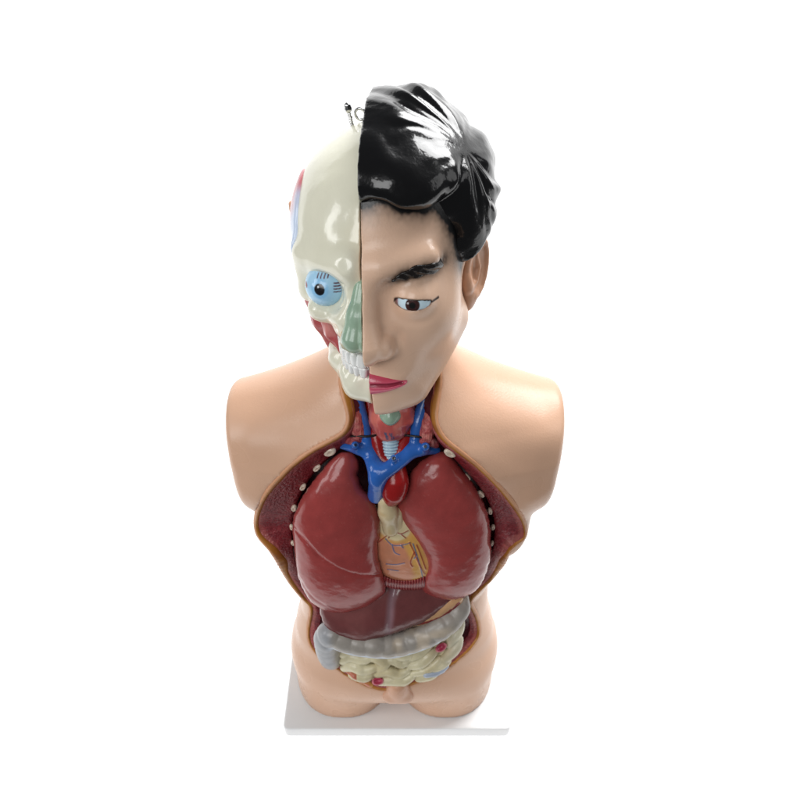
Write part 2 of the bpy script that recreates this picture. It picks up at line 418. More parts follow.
# ---- skull side (l < 0), A mirrored so that l is positive
ORB = (.036, .080, -.006)
def skull_sdf(P):
    A = P.copy(); A[:, 0] = np.abs(A[:, 0])
    d = ell(A, (0, -.016, .018), (.0875, .092, .081))
    d = smin(d, ell(A, (0, .030, -.002), (.054, .056, .040)), .02)
    d = smin(d, cone(A, (.012, .080, .020), (.054, .054, .014), .010, .008), .014)   # brow ridge
    d = smin(d, cone(A, (.063, .046, .012), (.064, .043, -.022), .0085, .009), .014)  # outer orbit
    d = smin(d, cone(A, (.060, .046, -.022), (.076, .006, -.024), .0075, .006), .010)  # zygomatic arch
    d = smin(d, ell(A, (.042, .066, -.027), (.016, .014, .012)), .012)
    d = smin(d, cone(A, (.014, .080, -.026), (.012, .083, -.045), .018, .0115), .014)   # maxilla
    d = smin(d, ell(A, (.012, .058, -.044), (.026, .026, .013)), .010)
    # jaw
    j = tube(A, [(.058, .004, -.030), (.053, .014, -.072), (.041, .044, -.091), (.017, .073, -.100), (0, .078, -.101)], [.008, .009, .0115, .0130, .0135], .008)
    j = smin(j, tube(A, [(.040, .040, -.084), (.024, .064, -.087), (0, .079, -.088)], [.007, .0085, .009], .006), .010)
    d = smin(d, j, .004)
    # orbit, nose opening, cheek hollow
    d = smax(d, -ell(A, (.038, .090, -.004), (.0205, .026, .0170)), .007)
    d = smax(d, -ell(A, (0, .105, -.028), (.011, .020, .023)), .005)
    d = smax(d, -ell(A, (.057, .050, -.057), (.020, .020, .014)), .008)
    d = smax(d, -ell(A, (.027, .0925, -.033), (.0022, .004, .0016)), .003)
    d = smax(d, -ell(A, (.015, .0925, .028), (.006, .0035, .006)), .006)
    d = smax(d, -ell(A, (.030, .098, -.0305), (.004, .006, .004)), .006)
    # bumps and seams of the bone
    d = smax(d, -cone(A, (.030, .092, .0135), (.034, .090, .0155), .0022, .0018), .003)
    d = smax(d, -tube(A, [(.046, .066, -.017), (.050, .060, -.027), (.047, .058, -.036)], .0006), .003)
    d = smax(d, -tube(A, [(.014, .080, .012), (.018, .086, .004), (.017, .086, -.010), (.022, .084, -.020)], .0005), .003)
    d = d-.0012*np.exp(-((A[:, 0]-.030)**2+(A[:, 2]-.046)**2)/.016**2)
    # tooth sockets relief
    w = sst(-A[:, 2], .045, .056)*(1-sst(-A[:, 2], .088, .100))
    d = d+.0010*np.sin(np.arctan2(A[:, 0], A[:, 1]-.045)*13)*w
    d = smin(d, cone(A, (0, .0, -.03), (0, -.012, -.10), .036, .030), .02)
    d = d+noise(P, 90, 4)*.00025
    return d
BONE = srgb(222, 220, 200)
def skull_col(P):
    A = P.copy(); A[:, 0] = np.abs(A[:, 0]); c = full(P, BONE)
    c = mixc(c, srgb(200, 196, 170), .35*sst(noise(P, 30, 2), 0, .8))
    return c
def teeth(kind):
    up = kind == 'upper'
    out = []
    # arch positions
    ws = [.0086, .0072, .0076, .0074, .0072, .0098, .0095]
    s = .0008; 
    arc = []
    for k, w in enumerate(ws):
        s += w/2; arc.append((s, w)); s += w/2
    return arc
def arch(s, z):
    # s along the arch from the midline; parabola-like
    R = .031; a = s/R
    if a < 1.2: return (R*math.sin(a)*.92, .064+R*math.cos(a)*.92, a)
    t = s-1.2*R
    return (R*math.sin(1.2)*.92+t*.36, .064+R*math.cos(1.2)*.92-t*.93, 1.2)
def build_teeth(parent):
    for up in (True, False):
        fnl = []
        for k, (s, w) in enumerate(teeth('upper' if up else 'lower')):
            if not up: w *= .90; s *= .92
            x, y, a = arch(s, 0); hgt = .0095 if k < 3 else .0078
            fnl.append((x, y, a, w, hgt))
        def fn(P, fnl=fnl, up=up):
            A = P.copy(); A[:, 0] = np.abs(A[:, 0]); d = None
            for (x, y, a, w, hg) in fnl:
                zc = -.0605 if up else -.0735
                q = A-np.array((x, y-(0 if up else .002), zc), f32)
                u = q[:, 0]*math.cos(a)-q[:, 1]*math.sin(a); v = q[:, 0]*math.sin(a)+q[:, 1]*math.cos(a)
                R = np.stack([u, v, q[:, 2]], 1)
                taper = 1-.18*np.clip((q[:, 2] if up else -q[:, 2])/.006, -1, 1)
                R[:, 0] /= taper
                e = box(R, (0, 0, 0), (w*.49, .0042, hg*(.74 if up else .60)), .0026)
                d = e if d is None else np.minimum(d, e)
            return d
        z0, z1 = (-.073, -.049) if up else (-.085, -.064)
        hobj('teeth', clipR(fn, .0006), (-.05, .03, z0), (.006, .105, z1), .0006, M['bone'], parent, colfn=lambda P: full(P, srgb(226, 228, 226)), dense=True)
SE = (-.0385, .0630, -.0065)
def seye_sdf(P): return ell(P, SE, (.0192, .0190, .0180))
def seye_col(P):
    q = P-np.array(SE, f32); c = full(P, srgb(158, 204, 234))
    c = mixc(c, srgb(170, 210, 236), sst(q[:, 2], .0, .012)*.6)
    px, pz = -.001, .0045
    r = np.sqrt((q[:, 0]-px)**2+(q[:, 2]-pz)**2)
    c = mixc(c, srgb(140, 192, 230), 1-sst(r, .0066, .0090))
    c = mixc(c, (.004, .004, .006), 1-sst(r, .0044, .0050))
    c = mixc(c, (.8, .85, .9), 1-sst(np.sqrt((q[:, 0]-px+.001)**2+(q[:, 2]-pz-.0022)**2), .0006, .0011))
    # painted muscle strokes above and to the nose side
    for x0 in (-.0035, -.0005, .0025, .0052):
        m = (1-sst(np.abs(q[:, 0]-x0-(q[:, 2]-.011)*.15), .0003, .0008))*sst(q[:, 2], .0118, .0128)*(1-sst(q[:, 2], .0150, .0162))
        c = mixc(c, srgb(96, 50, 62), m)
    for z0 in (.0015, .0038, .0060, .0080):
        m = (1-sst(np.abs(q[:, 2]-z0+(q[:, 0]-.013)*.25), .0003, .0008))*sst(q[:, 0], .0098, .0112)*(1-sst(q[:, 0], .0150, .0165))
        c = mixc(c, srgb(90, 62, 80), m)
    m = (1-sst(np.sqrt(((q[:, 0]+.0150)/.7)**2+(q[:, 2]-.0045)**2), .0018, .0028)); c = mixc(c, srgb(120, 40, 50), m)
    return c
def cart_sdf(P):
    A = P.copy(); A[:, 0] = np.abs(A[:, 0])
    d = tube(A, [(.001, .084, .006), (.003, .095, -.016), (.006, .102, -.034)], [.0062, .0090, .0115], .006)
    d = smin(d, ell(A, (.015, .092, -.040), (.0085, .010, .010)), .006)
    return d
def temporalis_sdf(P):
    A = P.copy(); A[:, 0] = np.abs(A[:, 0])
    s = smax(skull_sdf(P)-.0022, ell(A, (.086, .006, .022), (.036, .044, .050)), .006)
    return s
def temp_col(P):
    c = full(P, srgb(196, 112, 118))
    e = ell(np.stack([np.abs(P[:, 0]), P[:, 1], P[:, 2]], 1), (.086, .006, .022), (.036, .044, .050))
    c = mixc(c, srgb(200, 214, 236), sst(P[:, 1]+noise(P, 70, 3)*.006, .014, .034))
    return mixc(c, srgb(170, 70, 84), .5*sst(noise(P*np.array([1, 1, .25], f32), 260, 4), 0, .7)*(1-sst(P[:, 1], .0, .03)))
def masseter_sdf(P):
    A = P.copy(); A[:, 0] = np.abs(A[:, 0])
    d = tube(A, [(.062, .042, -.032), (.0585, .034, -.058), (.052, .030, -.082)], [.0080, .0092, .0090], .008)
    d = smin(d, tube(A, [(.052, .048, -.038), (.044, .052, -.060), (.034, .056, -.074)], [.006, .0065, .005], .005), .006)
    return d+np.sin(P[:, 1]*700+P[:, 0]*500)*.00035
def masseter_col(P):
    c = full(P, srgb(176, 82, 84)); return mixc(c, srgb(212, 150, 142), sst(noise(P, 120, 5), -.1, .6)*.7)
if not ONLY or 'skull' in ONLY:
    SK = hobj('skull_half', clipR(skull_sdf, .0016), (-.097, -.115, -.125), (.007, .115, .115), .0010, M['bone'], NECKHEAD, colfn=skull_col)
    build_teeth(SK)
    hobj('eye', seye_sdf, (-.058, .045, -.026), (-.015, .09, .017), .0006, M['paint'], SK, colfn=seye_col, dense=True)
    hobj('nasal_cartilage', clipR(cart_sdf, .0004), (-.02, .075, -.056), (.007, .118, .012), .0007, M['paint'], SK,
         colfn=lambda P: mixc(full(P, srgb(142, 168, 146)), srgb(214, 150, 40), sst(-P[:, 0]+P[:, 2]*.1, .0145, .0165)), dense=True)
    hobj('temple_muscle', clipR(temporalis_sdf), (-.1, -.05, -.025), (-.03, .055, .08), .001, M['paint'], SK, colfn=temp_col)
    hobj('jaw_muscle', clipR(masseter_sdf), (-.075, -.01, -.10), (-.02, .07, -.018), .0008, M['paint'], SK, colfn=masseter_col)
    def skin_rest(P):
        Q = P.copy(); Q[:, 0] *= -1
        d = smax(face_sdf(P), P[:, 1]+.012, .003)
        return np.maximum(d, P[:, 0]+.03)
    SR = SK; hobj('side_skin', skin_rest, (-.095, -.115, -.15), (-.02, .0, .06), .0014, M['skin'], SK, colfn=lambda P: full(P, srgb(214, 168, 138)))
    def ear_m(P):
        Q = P.copy(); Q[:, 0] = -Q[:, 0]-.013; Q[:, 1] += .006; Q[:, 2] -= .022; return ear_sdf(Q)
    hobj('ear', ear_m, (-.12, -.06, -.04), (-.065, .02, .055), .0011, M['skin'], SR, colfn=lambda P: full(P, srgb(206, 158, 128)))
    # steel screw and hook eye on the skull cap
    def meshjoin(parts):
        V = []; F = []; o = 0
        for v, f in parts: V.append(v); F.append(f+o); o += len(v)
        return np.concatenate(V), np.concatenate(F)
    def onskull(px, py):
        d = ray(px, py); ts = np.linspace(.3, .9, 1500); X = CAM+ts[:, None]*d; q = X-H0
        v = skull_sdf(np.stack([q@HL, q@HF, q@HU], 1).astype(f32)); k = int(np.argmax(v < 0)) if (v < 0).any() else int(v.argmin()); return w2h(X[k])
    b0 = onskull(352, 124); b1 = b0+np.array([-.0015, .003, .0135])
    def screw(P):
        ax = (b1-b0)/np.linalg.norm(b1-b0); h = (P-b0.astype(f32))@ax.astype(f32)
        d = cone(P, b0-.3*(b1-b0), b1, .0017, .0017)-.0004*np.sin(h*2*math.pi/.0017)
        return smin(d, cone(P, b1-ax*.001, b1+ax*.0012, .0033, .0028), .0006)
    hobj('screw', screw, tuple(np.minimum(b0, b1)-.006), tuple(np.maximum(b0, b1)+.006), .0004, M['metal'], SK, dense=True)
    e0 = onskull(362, 120)+np.array([-.001, .0, .0045])
    def eyelet(P):
        q = P-e0.astype(f32); R = np.sqrt(q[:, 0]**2+(q[:, 2]*.9+q[:, 1]*.3)**2)
        return np.sqrt((R-.0046)**2+(q[:, 1]*.95-q[:, 2]*.3)**2)-.0012
    hobj('hook_eye', eyelet, tuple(e0-.01), tuple(e0+.01), .0005, M['metal'], SK, dense=True)
# ------------------------------------------------------------------ torso (world coordinates, centre x = BX)
BX = -.006
ZK = np.array([.00, .04, .08, .12, .16, .20, .25, .30, .35, .40, .45, .50, .54, .60])
RX = np.array([.140, .149, .154, .151, .145, .134, .131, .142, .146, .146, .148, .142, .09, .05])
BXZ = (np.array([0, .2, .45, .7]), np.array([-.004, -.004, -.002, -.002]))
RY = np.array([.090, .094, .096, .096, .093, .088, .082, .086, .092, .098, .098, .088, .07, .05])
CY = np.array([-.008, -.008, -.008, -.010, -.008, -.004, .002, .002, .000, .000, .006, .014, .02, .02])
LEG = .085
def body_sdf(P):
    A = P.copy(); A[:, 0] -= np.interp(P[:, 2], *BXZ).astype(f32); A[:, 0] = np.abs(A[:, 0]); z = A[:, 2]
    rx = np.interp(z, ZK, RX); ry = np.interp(z, ZK, RY); cy = np.interp(z, ZK, CY)
    y = A[:, 1]-cy
    k = (np.abs(A[:, 0]/rx)**2.3+np.abs(y/ry)**2.3)**(1/2.3)
    d = ((k-1)*np.minimum(rx, ry)*.95)
    d = smax(d, z-.525, .05)
    # thighs: two drums, widest at the hips
    lx = .0790-.02*np.clip(z, 0, .2); ly = .004+.0*z
    t = ((np.abs((A[:, 0]-lx)/.0785)**2.3+np.abs((y-ly)/(.101))**2.3)**(1/2.3)-1)*.077
    t = smax(t, z-.13, .05)
    d = smax(d, -(z-.075)*1.0, .04); d = smin(d, t, .018)
    # belly swell
    d = smin(d, ell(A, (0, -.045, .115), (.10, .065, .055)), .04)
    # neck, shoulders
    d = smin(d, cone(A, (0, .018, .48), (0, .010, .66), .052, .050), .11)
    sh = cone(A, (.03, .020, .505), (.185, .012, .490), .060, .061)
    sh = smin(sh, cone(A, (.155, .008, .480), (.195, .000, .468), .054, .044), .02)
    sh = smin(sh, cone(A, (.08, -.012, .47), (.140, -.018, .455), .055, .049), .03)
    d = smin(d, sh, (.020+.065*sst(z, .45, .54)).astype(f32))
    # chest front fold towards the armpit
    d = smin(d, cone(A, (.108, -.034, .408), (.122, -.040, .388), .044, .038), .025)
    # collarbone and chest planes
    d = smin(d, cone(A, (.055, -.022, .540), (.150, -.028, .520), .010, .012), .03)
    # stump cut
    cut = A[:, 0]*.99-(z-.46)*.02-.1800+np.minimum(A[:, 1]**2+np.minimum(z-.47, 0)**2, .02)*1.1 - .3*sst(-z, -.34, -.22)
    d = smax(d, cut, .008)
    # groin creases
    return np.maximum(d, .0258-P[:, 2]).astype(f32)
def march(pts, fn=body_sdf, steps=90):
    D = np.array([ray(*p) for p in pts]); t = np.full(len(D), .2); best = np.full(len(D), 9.); bt = t.copy()
    for _ in range(steps):
        X = (CAM+D*t[:, None]).astype(f32); d = fn(X)
        m = d < best; best = np.where(m, d, best); bt = np.where(m, t, bt)
        t = t+np.maximum(np.abs(d)*.6, .0004)*(d > .0002)
        if (t > 2).all(): break
    hit = best < .0015
    return CAM+D*bt[:, None], hit, best
# opening edge traced clockwise from the neck, viewer's left first
K0L = [(352, 364), (340, 374), (341, 392), (347, 410), (348, 425), (341, 435), (325, 443), (307, 453), (288, 468), (270, 487), (259, 504), (254, 520), (257, 537), (268, 548), (276, 560), (287, 580), (302, 599), (311, 607), (308, 622), (307, 637), (313, 652), (327, 662), (341, 672), (356, 682), (373, 689), (392, 691), (412, 685),
       (433, 677), (457, 662), (476, 644), (481, 629), (476, 611), (470, 602), (480, 592), (494, 577), (506, 562), (511, 549), (524, 541), (527, 529), (521, 512), (508, 495), (491, 477), (472, 460), (456, 448), (444, 438), (437, 425), (437, 410), (440, 392), (441, 374), (430, 364)]
K0px = spline(K0L, 6)
K0w, K0hit, K0b = march(K0px)
Kcw, Kch, Kcb = march(K0px, lambda P: np.maximum(body_sdf(P), .268-P[:, 2]))
_ch = K0px[:, 1] < 597; K0w[_ch] = Kcw[_ch]; K0hit[_ch] = Kch[_ch]
for _ in range(12): K0w = (np.roll(K0w, 1, 0)+2*K0w+np.roll(K0w, -1, 0))/4
print('contour misses', (~K0hit).sum(), 'of', len(K0hit), 'y range', K0w[:, 1].min(), K0w[:, 1].max())
FILM = Grid2(-.24, .23, .02, .66, .004)
def membrane():
    G = FILM; p0 = K0w[:, [0, 2]]; sd = polyd(G.X, G.Z, p0).reshape(G.X.shape)
    q = np.stack([G.X.ravel(), G.Z.ravel()], 1); r2 = ((q[:, None]-p0[None])**2).sum(-1)
    w = 1/(r2+1e-6)**2; near = ((w*K0w[None, :, 1]).sum(1)/w.sum(1)).reshape(G.X.shape)
    V = near.copy(); m = sd > .002
    for _ in range(2500):
        a = V.copy(); a[1:-1, 1:-1] = (V[2:, 1:-1]+V[:-2, 1:-1]+V[1:-1, 2:]+V[1:-1, :-2])/4; V = np.where(m, a, near)
    G.V = V+.020*(1-np.exp(-np.clip(sd, 0, 1)/.028))
membrane()
def onfilm(pts, off=0.):
    out = []
    for px, py in pts:
        d = ray(px, py); t = .5
        for _ in range(25):
            X = CAM+d*t; yf = float(FILM(np.array([X[0]]), np.array([X[2]]))[0])+off
            t += np.clip((yf-X[1])/max(d[1], .2), -.05, .05)*.7
        out.append(CAM+d*t)
    return np.array(out)
CEN = np.array([-.004, .30])
poly0 = K0w[:, [0, 2]].copy()
K0poly = Grid2(-.24, .23, .0, .66, .002, lambda X, Z: polyd(X, Z, poly0))
# prism for the cut is let out where the edge is also the outline of the body
let = poly0.copy()
for i in range(len(let)):
    if abs(let[i, 0]-BX) > .115 and .262 < let[i, 1] < .39: let[i, 0] += math.copysign(.03, let[i, 0])
LETG = Grid2(-.26, .25, .0, .66, .002, lambda X, Z: polyd(X, Z, let))
# cavity edge
K1L = [(358, 370), (348, 378), (349, 392), (353, 410), (354, 434), (336, 452), (319, 467), (305, 486), (296, 507), (292, 530), (294, 555), (302, 580), (313, 598), (322, 608), (320, 625), (320, 640), (328, 652), (345, 664), (362, 676), (380, 682), (396, 683),
       (412, 678), (431, 669), (450, 655), (466, 638), (470, 625), (466, 611), (462, 602), (472, 588), (485, 570), (492, 552), (495, 530), (491, 508), (482, 490), (467, 472), (450, 454), (436, 438), (431, 425), (431, 410), (433, 392), (432, 378), (424, 370)]
K1w = onfilm(spline(K1L, 6)); poly1 = K1w[:, [0, 2]]
K1G = Grid2(-.24, .23, .0, .66, .002, lambda X, Z: polyd(X, Z, poly1))
def film_y(P): return FILM(P[:, 0], P[:, 2])
def torso_sdf(P):
    d = body_sdf(P)
    yf = film_y(P); s = LETG(P[:, 0], P[:, 2])
    rem = np.minimum(s, (yf+.0022-P[:, 1])*.9)       # >0 inside the removed front cover
    d = np.maximum(d, rem)
    s1 = K1G(P[:, 0], P[:, 2])
    inner = np.minimum(np.minimum(s1, -(body_sdf(P)+.012)), (yf+.02-P[:, 1])+.17)
    return np.maximum(d, inner)
MUS = srgb(112, 34, 44)
def torso_col(P):
    c = full(P, srgb(214, 173, 145))
    s1 = K1G(P[:, 0], P[:, 2]); s0 = LETG(P[:, 0], P[:, 2])
    depth = -body_sdf(P)
    m = np.maximum(sst(depth, .0025, .0045), sst(s1, -.004, -.001)*(P[:, 1] > film_y(P)+.003))
    m = m*sst(s0, -.004, .0)
    c = mixc(c, srgb(84, 22, 32), m)
    return c
if not ONLY or 'body' in ONLY:
    SHELL = sdfobj('body_shell', torso_sdf, (-.215, -.135, .018), (.205, .125, .64), .0021, M['skin'], ROOT, colfn=torso_col, relax=2, slack=4)

    # ribbons along the opening: fat then muscle, lofted on the film
    def nrm2(poly):
        t = np.roll(poly, -1, 0)-np.roll(poly, 1, 0); t /= np.linalg.norm(t, axis=1)[:, None]+1e-12
        n = np.stack([t[:, 1], -t[:, 0]], 1)
        c = poly+n*.004; ins = polyd(c[:, 0], c[:, 1], poly) > 0
        if ins.mean() < .5: n = -n
        for _ in range(4): n = (np.roll(n, 1, 0)+n*2+np.roll(n, -1, 0)); n /= np.linalg.norm(n, axis=1)[:, None]
        return n
    # resample both loops by arc parameter from the neck
    def resamp(P, n):
        Q = np.concatenate([P, P[:1]]); L = np.concatenate([[0], np.cumsum(np.linalg.norm(np.diff(Q, axis=0), axis=1))])
        s = np.linspace(0, L[-1], n, endpoint=False); return np.stack([np.interp(s, L, Q[:, k]) for k in range(Q.shape[1])], 1)
    NR = 520
    R0 = resamp(K0w, NR); n2 = nrm2(R0[:, [0, 2]])
    seq = np.arange(NR)/NR
    fw = .0066+.0022*np.sin(seq*40)*np.sin(seq*17+1)+.0016*(noise(np.stack([seq*40, seq*0, seq*0], 1), 1, 4))
    fw *= .8+.5*np.exp(-((R0[:, 2]-.335)/.03)**2)*(np.abs(R0[:, 0])>.12)
    fw *= 1-.42*(1-sst(R0[:, 2], .19, .30))
    def loft(rows):
        V = np.concatenate(rows); n = len(rows[0]); F = []
        for j in range(len(rows)-1):
            for i in range(n):
                a = j*n+i; b = j*n+(i+1) % n; F.append((a, b, b+n, a+n))
        return V, np.array(F)
    def ribbon_row(s, out):
        xz = R0[:, [0, 2]]+n2*np.asarray(s)[:, None]; y = FILM(xz[:, 0], xz[:, 1])-out
        # near the skin keep the traced edge itself
        return np.stack([xz[:, 0], y, xz[:, 1]], 1)
    one = np.ones(NR)
    rows = [ribbon_row(-one*.0016, -.004), ribbon_row(-one*.0014, .0003), ribbon_row(one*.0006, .0016), ribbon_row(fw*.35, .0024), ribbon_row(fw*.7, .0022), ribbon_row(fw, .0010), ribbon_row(fw+.0006, -.004)]
    V, F = loft(rows)
    def fat_col(P):
        c = full(P, srgb(176, 116, 44)); c = mixc(c, srgb(146, 84, 34), sst(noise(P, 90, 2), 0, .7)*.7)
        e = K0poly(P[:, 0], P[:, 2]); return mixc(c, srgb(206, 150, 112), (1-sst(e, .0003, .0016)))
    mesh('fat_rim', V, F, M['dull'], SHELL, fat_col)
    # muscle ribbon: from the fat to the cavity edge, then rolls into the cavity
    xz0 = R0[:, [0, 2]]+n2*(fw-.0004)[:, None]
    P1 = resamp(K1w, 1400)[:, [0, 2]]
    # monotone nearest matching on the inner loop
    idx = []; 
    for i in range(NR):
        dd = ((P1-(R0[i, [0, 2]]+n2[i]*.012))**2).sum(1)+ .35*((P1[:, 1]-R0[i, 2])**2); idx.append(int(dd.argmin()))
    T1 = P1[idx]
    for _ in range(14): T1 = (np.roll(T1, 1, 0)+T1*2+np.roll(T1, -1, 0))/4
    rows = []
    for t in np.linspace(0, 1, 9):
        xz = xz0*(1-t)+T1*t; rows.append(np.stack([xz[:, 0], FILM(xz[:, 0], xz[:, 1])-.0006-.0012*math.sin(math.pi*t), xz[:, 1]], 1))
    inn = np.array([0, .25]) 
    for dy in (.004, .012, .024, .040):
        q = rows[8].copy(); q[:, 1] += dy; cen = np.stack([np.full(NR, BX), q[:, 2]], 1); q[:, 0] += np.sign(q[:, 0]-BX)*min(.004, dy*.3); rows.append(q)
    V, F = loft(rows)
    def mus_col(P):
        c = full(P, srgb(120, 34, 42)); e = K0poly(P[:, 0], P[:, 2])
        c = mixc(c, srgb(150, 62, 66), sst(noise(P, 300, 1), -.1, .5)*.6)
        c = mixc(c, srgb(188, 108, 100), (1-sst(e-.0075, .0, .0022))*.6)
        return c
    mesh('chest_wall_muscle', V, F, M['muscle'], SHELL, mus_col)
    # rib ends
    ribs = [(330, 452, .0075, .0048), (317, 468, .0058, .0030), (303, 487, .0058, .0030), (294, 508, .0054, .0034), (292, 527, .0046, .0030), (293, 543, .004, .0026),
            (450, 453, .0075, .0046), (467, 477, .0060, .0026), (481, 494, .0058, .0030), (490, 511, .0052, .0028), (493, 527, .0044, .0026), (492, 543, .004, .0022)]
    for i, (px, py, a, b) in enumerate(ribs):
        c = onfilm([(px, py)], -.002)[0]; j = 1 if i < 6 else -1
        k = i % 6; ang = math.radians([35, 48, 55, 75, 95, 100][k])*j
        ca, sa = math.cos(ang), math.sin(ang)
        def fn(P, c=c, a=a, b=b, ca=ca, sa=sa):
            q = P-c.astype(f32); R = np.stack([q[:, 0]*ca+q[:, 2]*sa, q[:, 1], -q[:, 0]*sa+q[:, 2]*ca], 1)
            d = ell(R, (0, 0, 0), (a, .0035, b)); return smax(d, -ell(R, (0, -.0045, 0), (a*.6, .003, b*.5)), .001)+noise(P, 400, i)*.0003
        sdfobj('rib_end', fn, c-.010, c+.010, .0007, M['paint'], SHELL,
               colfn=lambda P, c=c: mixc(full(P, srgb(222, 206, 186)), srgb(176, 120, 90), (1-sst(np.linalg.norm(P-c, axis=1), .0, .004))*.5), dense=True)
    # small male groin of the model
    def gro(P):
        c = U(398, 690, -.118); A = P-c.astype(f32)
        d = ell(A, (0, .004, -.002), (.0165, .014, .020)); d = smin(d, cone(A, (.0, .0, .012), (0, -.002, -.016), .0085, .0085), .010)
        d = smin(d, ell(A, (-.0105, .001, -.017), (.0115, .011, .013)), .006); d = smin(d, ell(A, (.0105, .001, -.017), (.0115, .011, .013)), .006)
        return np.maximum(d, .0259-P[:, 2])
    c = U(398, 690, -.118)
    sdfobj('groin', gro, c-(.035, .03, .05), c+(.035, .03, .035), .0012, M['skin'], SHELL, colfn=lambda P: mixc(full(P, srgb(208, 162, 134)), srgb(192, 134, 110), sst(-P[:, 2], -.06, -.02)*.5), dense=True)

def rbox(name, lo, hi, r, mt, parent=None):
    import bmesh
    bm = bmesh.new(); bmesh.ops.create_cube(bm, size=1); lo = np.array(lo); hi = np.array(hi)
    for v in bm.verts: v.co = [lo[i]+(v.co[i]+.5)*(hi[i]-lo[i]) for i in range(3)]
    ve = [e for e in bm.edges if abs(e.verts[0].co.z-e.verts[1].co.z) > 1e-5]
    bmesh.ops.bevel(bm, geom=ve, offset=.008, segments=5, affect='EDGES', profile=.5)
    he = [e for e in bm.edges if abs(e.verts[0].co.z-e.verts[1].co.z) < 1e-5 and len(e.link_faces) == 2 and e.calc_face_angle() > .5]
    bmesh.ops.bevel(bm, geom=he, offset=r, segments=3, affect='EDGES', profile=.5)
    for f in bm.faces: f.smooth = True
    me = bpy.data.meshes.new(name); bm.to_mesh(me); bm.free(); me.materials.append(mt)
    try: me.set_sharp_from_angle(angle=math.radians(35))
    except Exception: pass
    o = bpy.data.objects.new(name, me); COL.objects.link(o)
    if parent: o.parent = parent
    return o
rbox('base_plate', (-.1722, -.122, .001), (.1722, .110, .025), .002, M['base'], ROOT)
# ------------------------------------------------------------------ organs
def zoomer(ox, oy, s): return lambda L: [(ox+x/s, oy+y/s) for x, y in L]
class Puff:
    """a pillow-shaped solid: outline on a slanted plane, thickness from a Poisson swell"""
    def __init__(s, px, Y, k=0., z0=.4, T=.03, Tb=None, bump=None, p=1., nsp=6, res=90):
        s.T, s.Tb, s.bump, s.p = T, Tb or T, bump, p
        W = US(spline(px, nsp), Y, k, z0); s.O = W.mean(0); s.w = (s.O-CAM)/np.linalg.norm(s.O-CAM)
        n = np.array([0, 1., -k]); n /= np.linalg.norm(n); s.n = n
        s.e1 = np.array([1., 0, 0]); s.e2 = np.cross(n, s.e1); s.e2 /= np.linalg.norm(s.e2)
        if s.e2[2] < 0: s.e2 = -s.e2
        q = W-s.O; u = q@s.e1; v = q@s.e2; s.poly = np.stack([u, v], 1)
        m = .012; s.lo = np.array([u.min()-m, v.min()-m]); s.hi = np.array([u.max()+m, v.max()+m])
        h = (s.hi-s.lo).max()/res
        G = Grid2(s.lo[0], s.hi[0], s.lo[1], s.hi[1], h); sd = polyd(G.X, G.Z, s.poly).reshape(G.X.shape)
        inside = sd > 0; phi = np.zeros_like(sd); 
        dx = np.clip(sd, 0, None); phi = dx*dx.max()*1.0
        for _ in range(900):
            a = (phi[2:, 1:-1]+phi[:-2, 1:-1]+phi[1:-1, 2:]+phi[1:-1, :-2]+h*h)/4
            nphi = phi.copy(); nphi[1:-1, 1:-1] = a; phi = np.where(inside, phi+(nphi-phi)*1.0, 0)
        mx = phi.max(); phi /= mx; s.R = math.sqrt(mx*2)
        # negative continuation outside
        slope = .5*s.R/mx
        G.V = np.where(inside, np.maximum(phi, sd*0+1e-4), sd*slope*.6); s.G = G
        s.bb = (W.min(0), W.max(0))
    def uva(s, P):
        q = P-s.O.astype(f32); a = (q@s.n)/(s.w@s.n); Q = q-a[:, None]*s.w.astype(f32)
        return Q@s.e1, Q@s.e2, a
    def __call__(s, P):
        u, v, a = s.uva(P.astype(f32)); ph = s.G(u, v)
        out = np.maximum(np.maximum(s.lo[0]-u, u-s.hi[0]), np.maximum(s.lo[1]-v, v-s.hi[1]))
        T = np.where(a < 0, s.T, s.Tb)
        php = np.where(ph > 0, np.abs(ph)**s.p, ph)
        F = (a/T)**2-php
        g = np.sqrt((2*a/T/T)**2+(1.2/s.R)**2)
        d = F/np.maximum(g, 1e-3)
        if s.bump is not None: d = d+s.bump(P, u, v, a)
        return np.maximum(d, out+.002).astype(f32)
def puffobj(name, pf, h, mt, parent, colfn, dense=True, relax=1):
    lo, hi = pf.bb; m = max(pf.T, pf.Tb)*1.15+.012
    return sdfobj(name, pf, lo-m, hi+m, h, mt, parent, colfn, dense=dense, relax=relax)
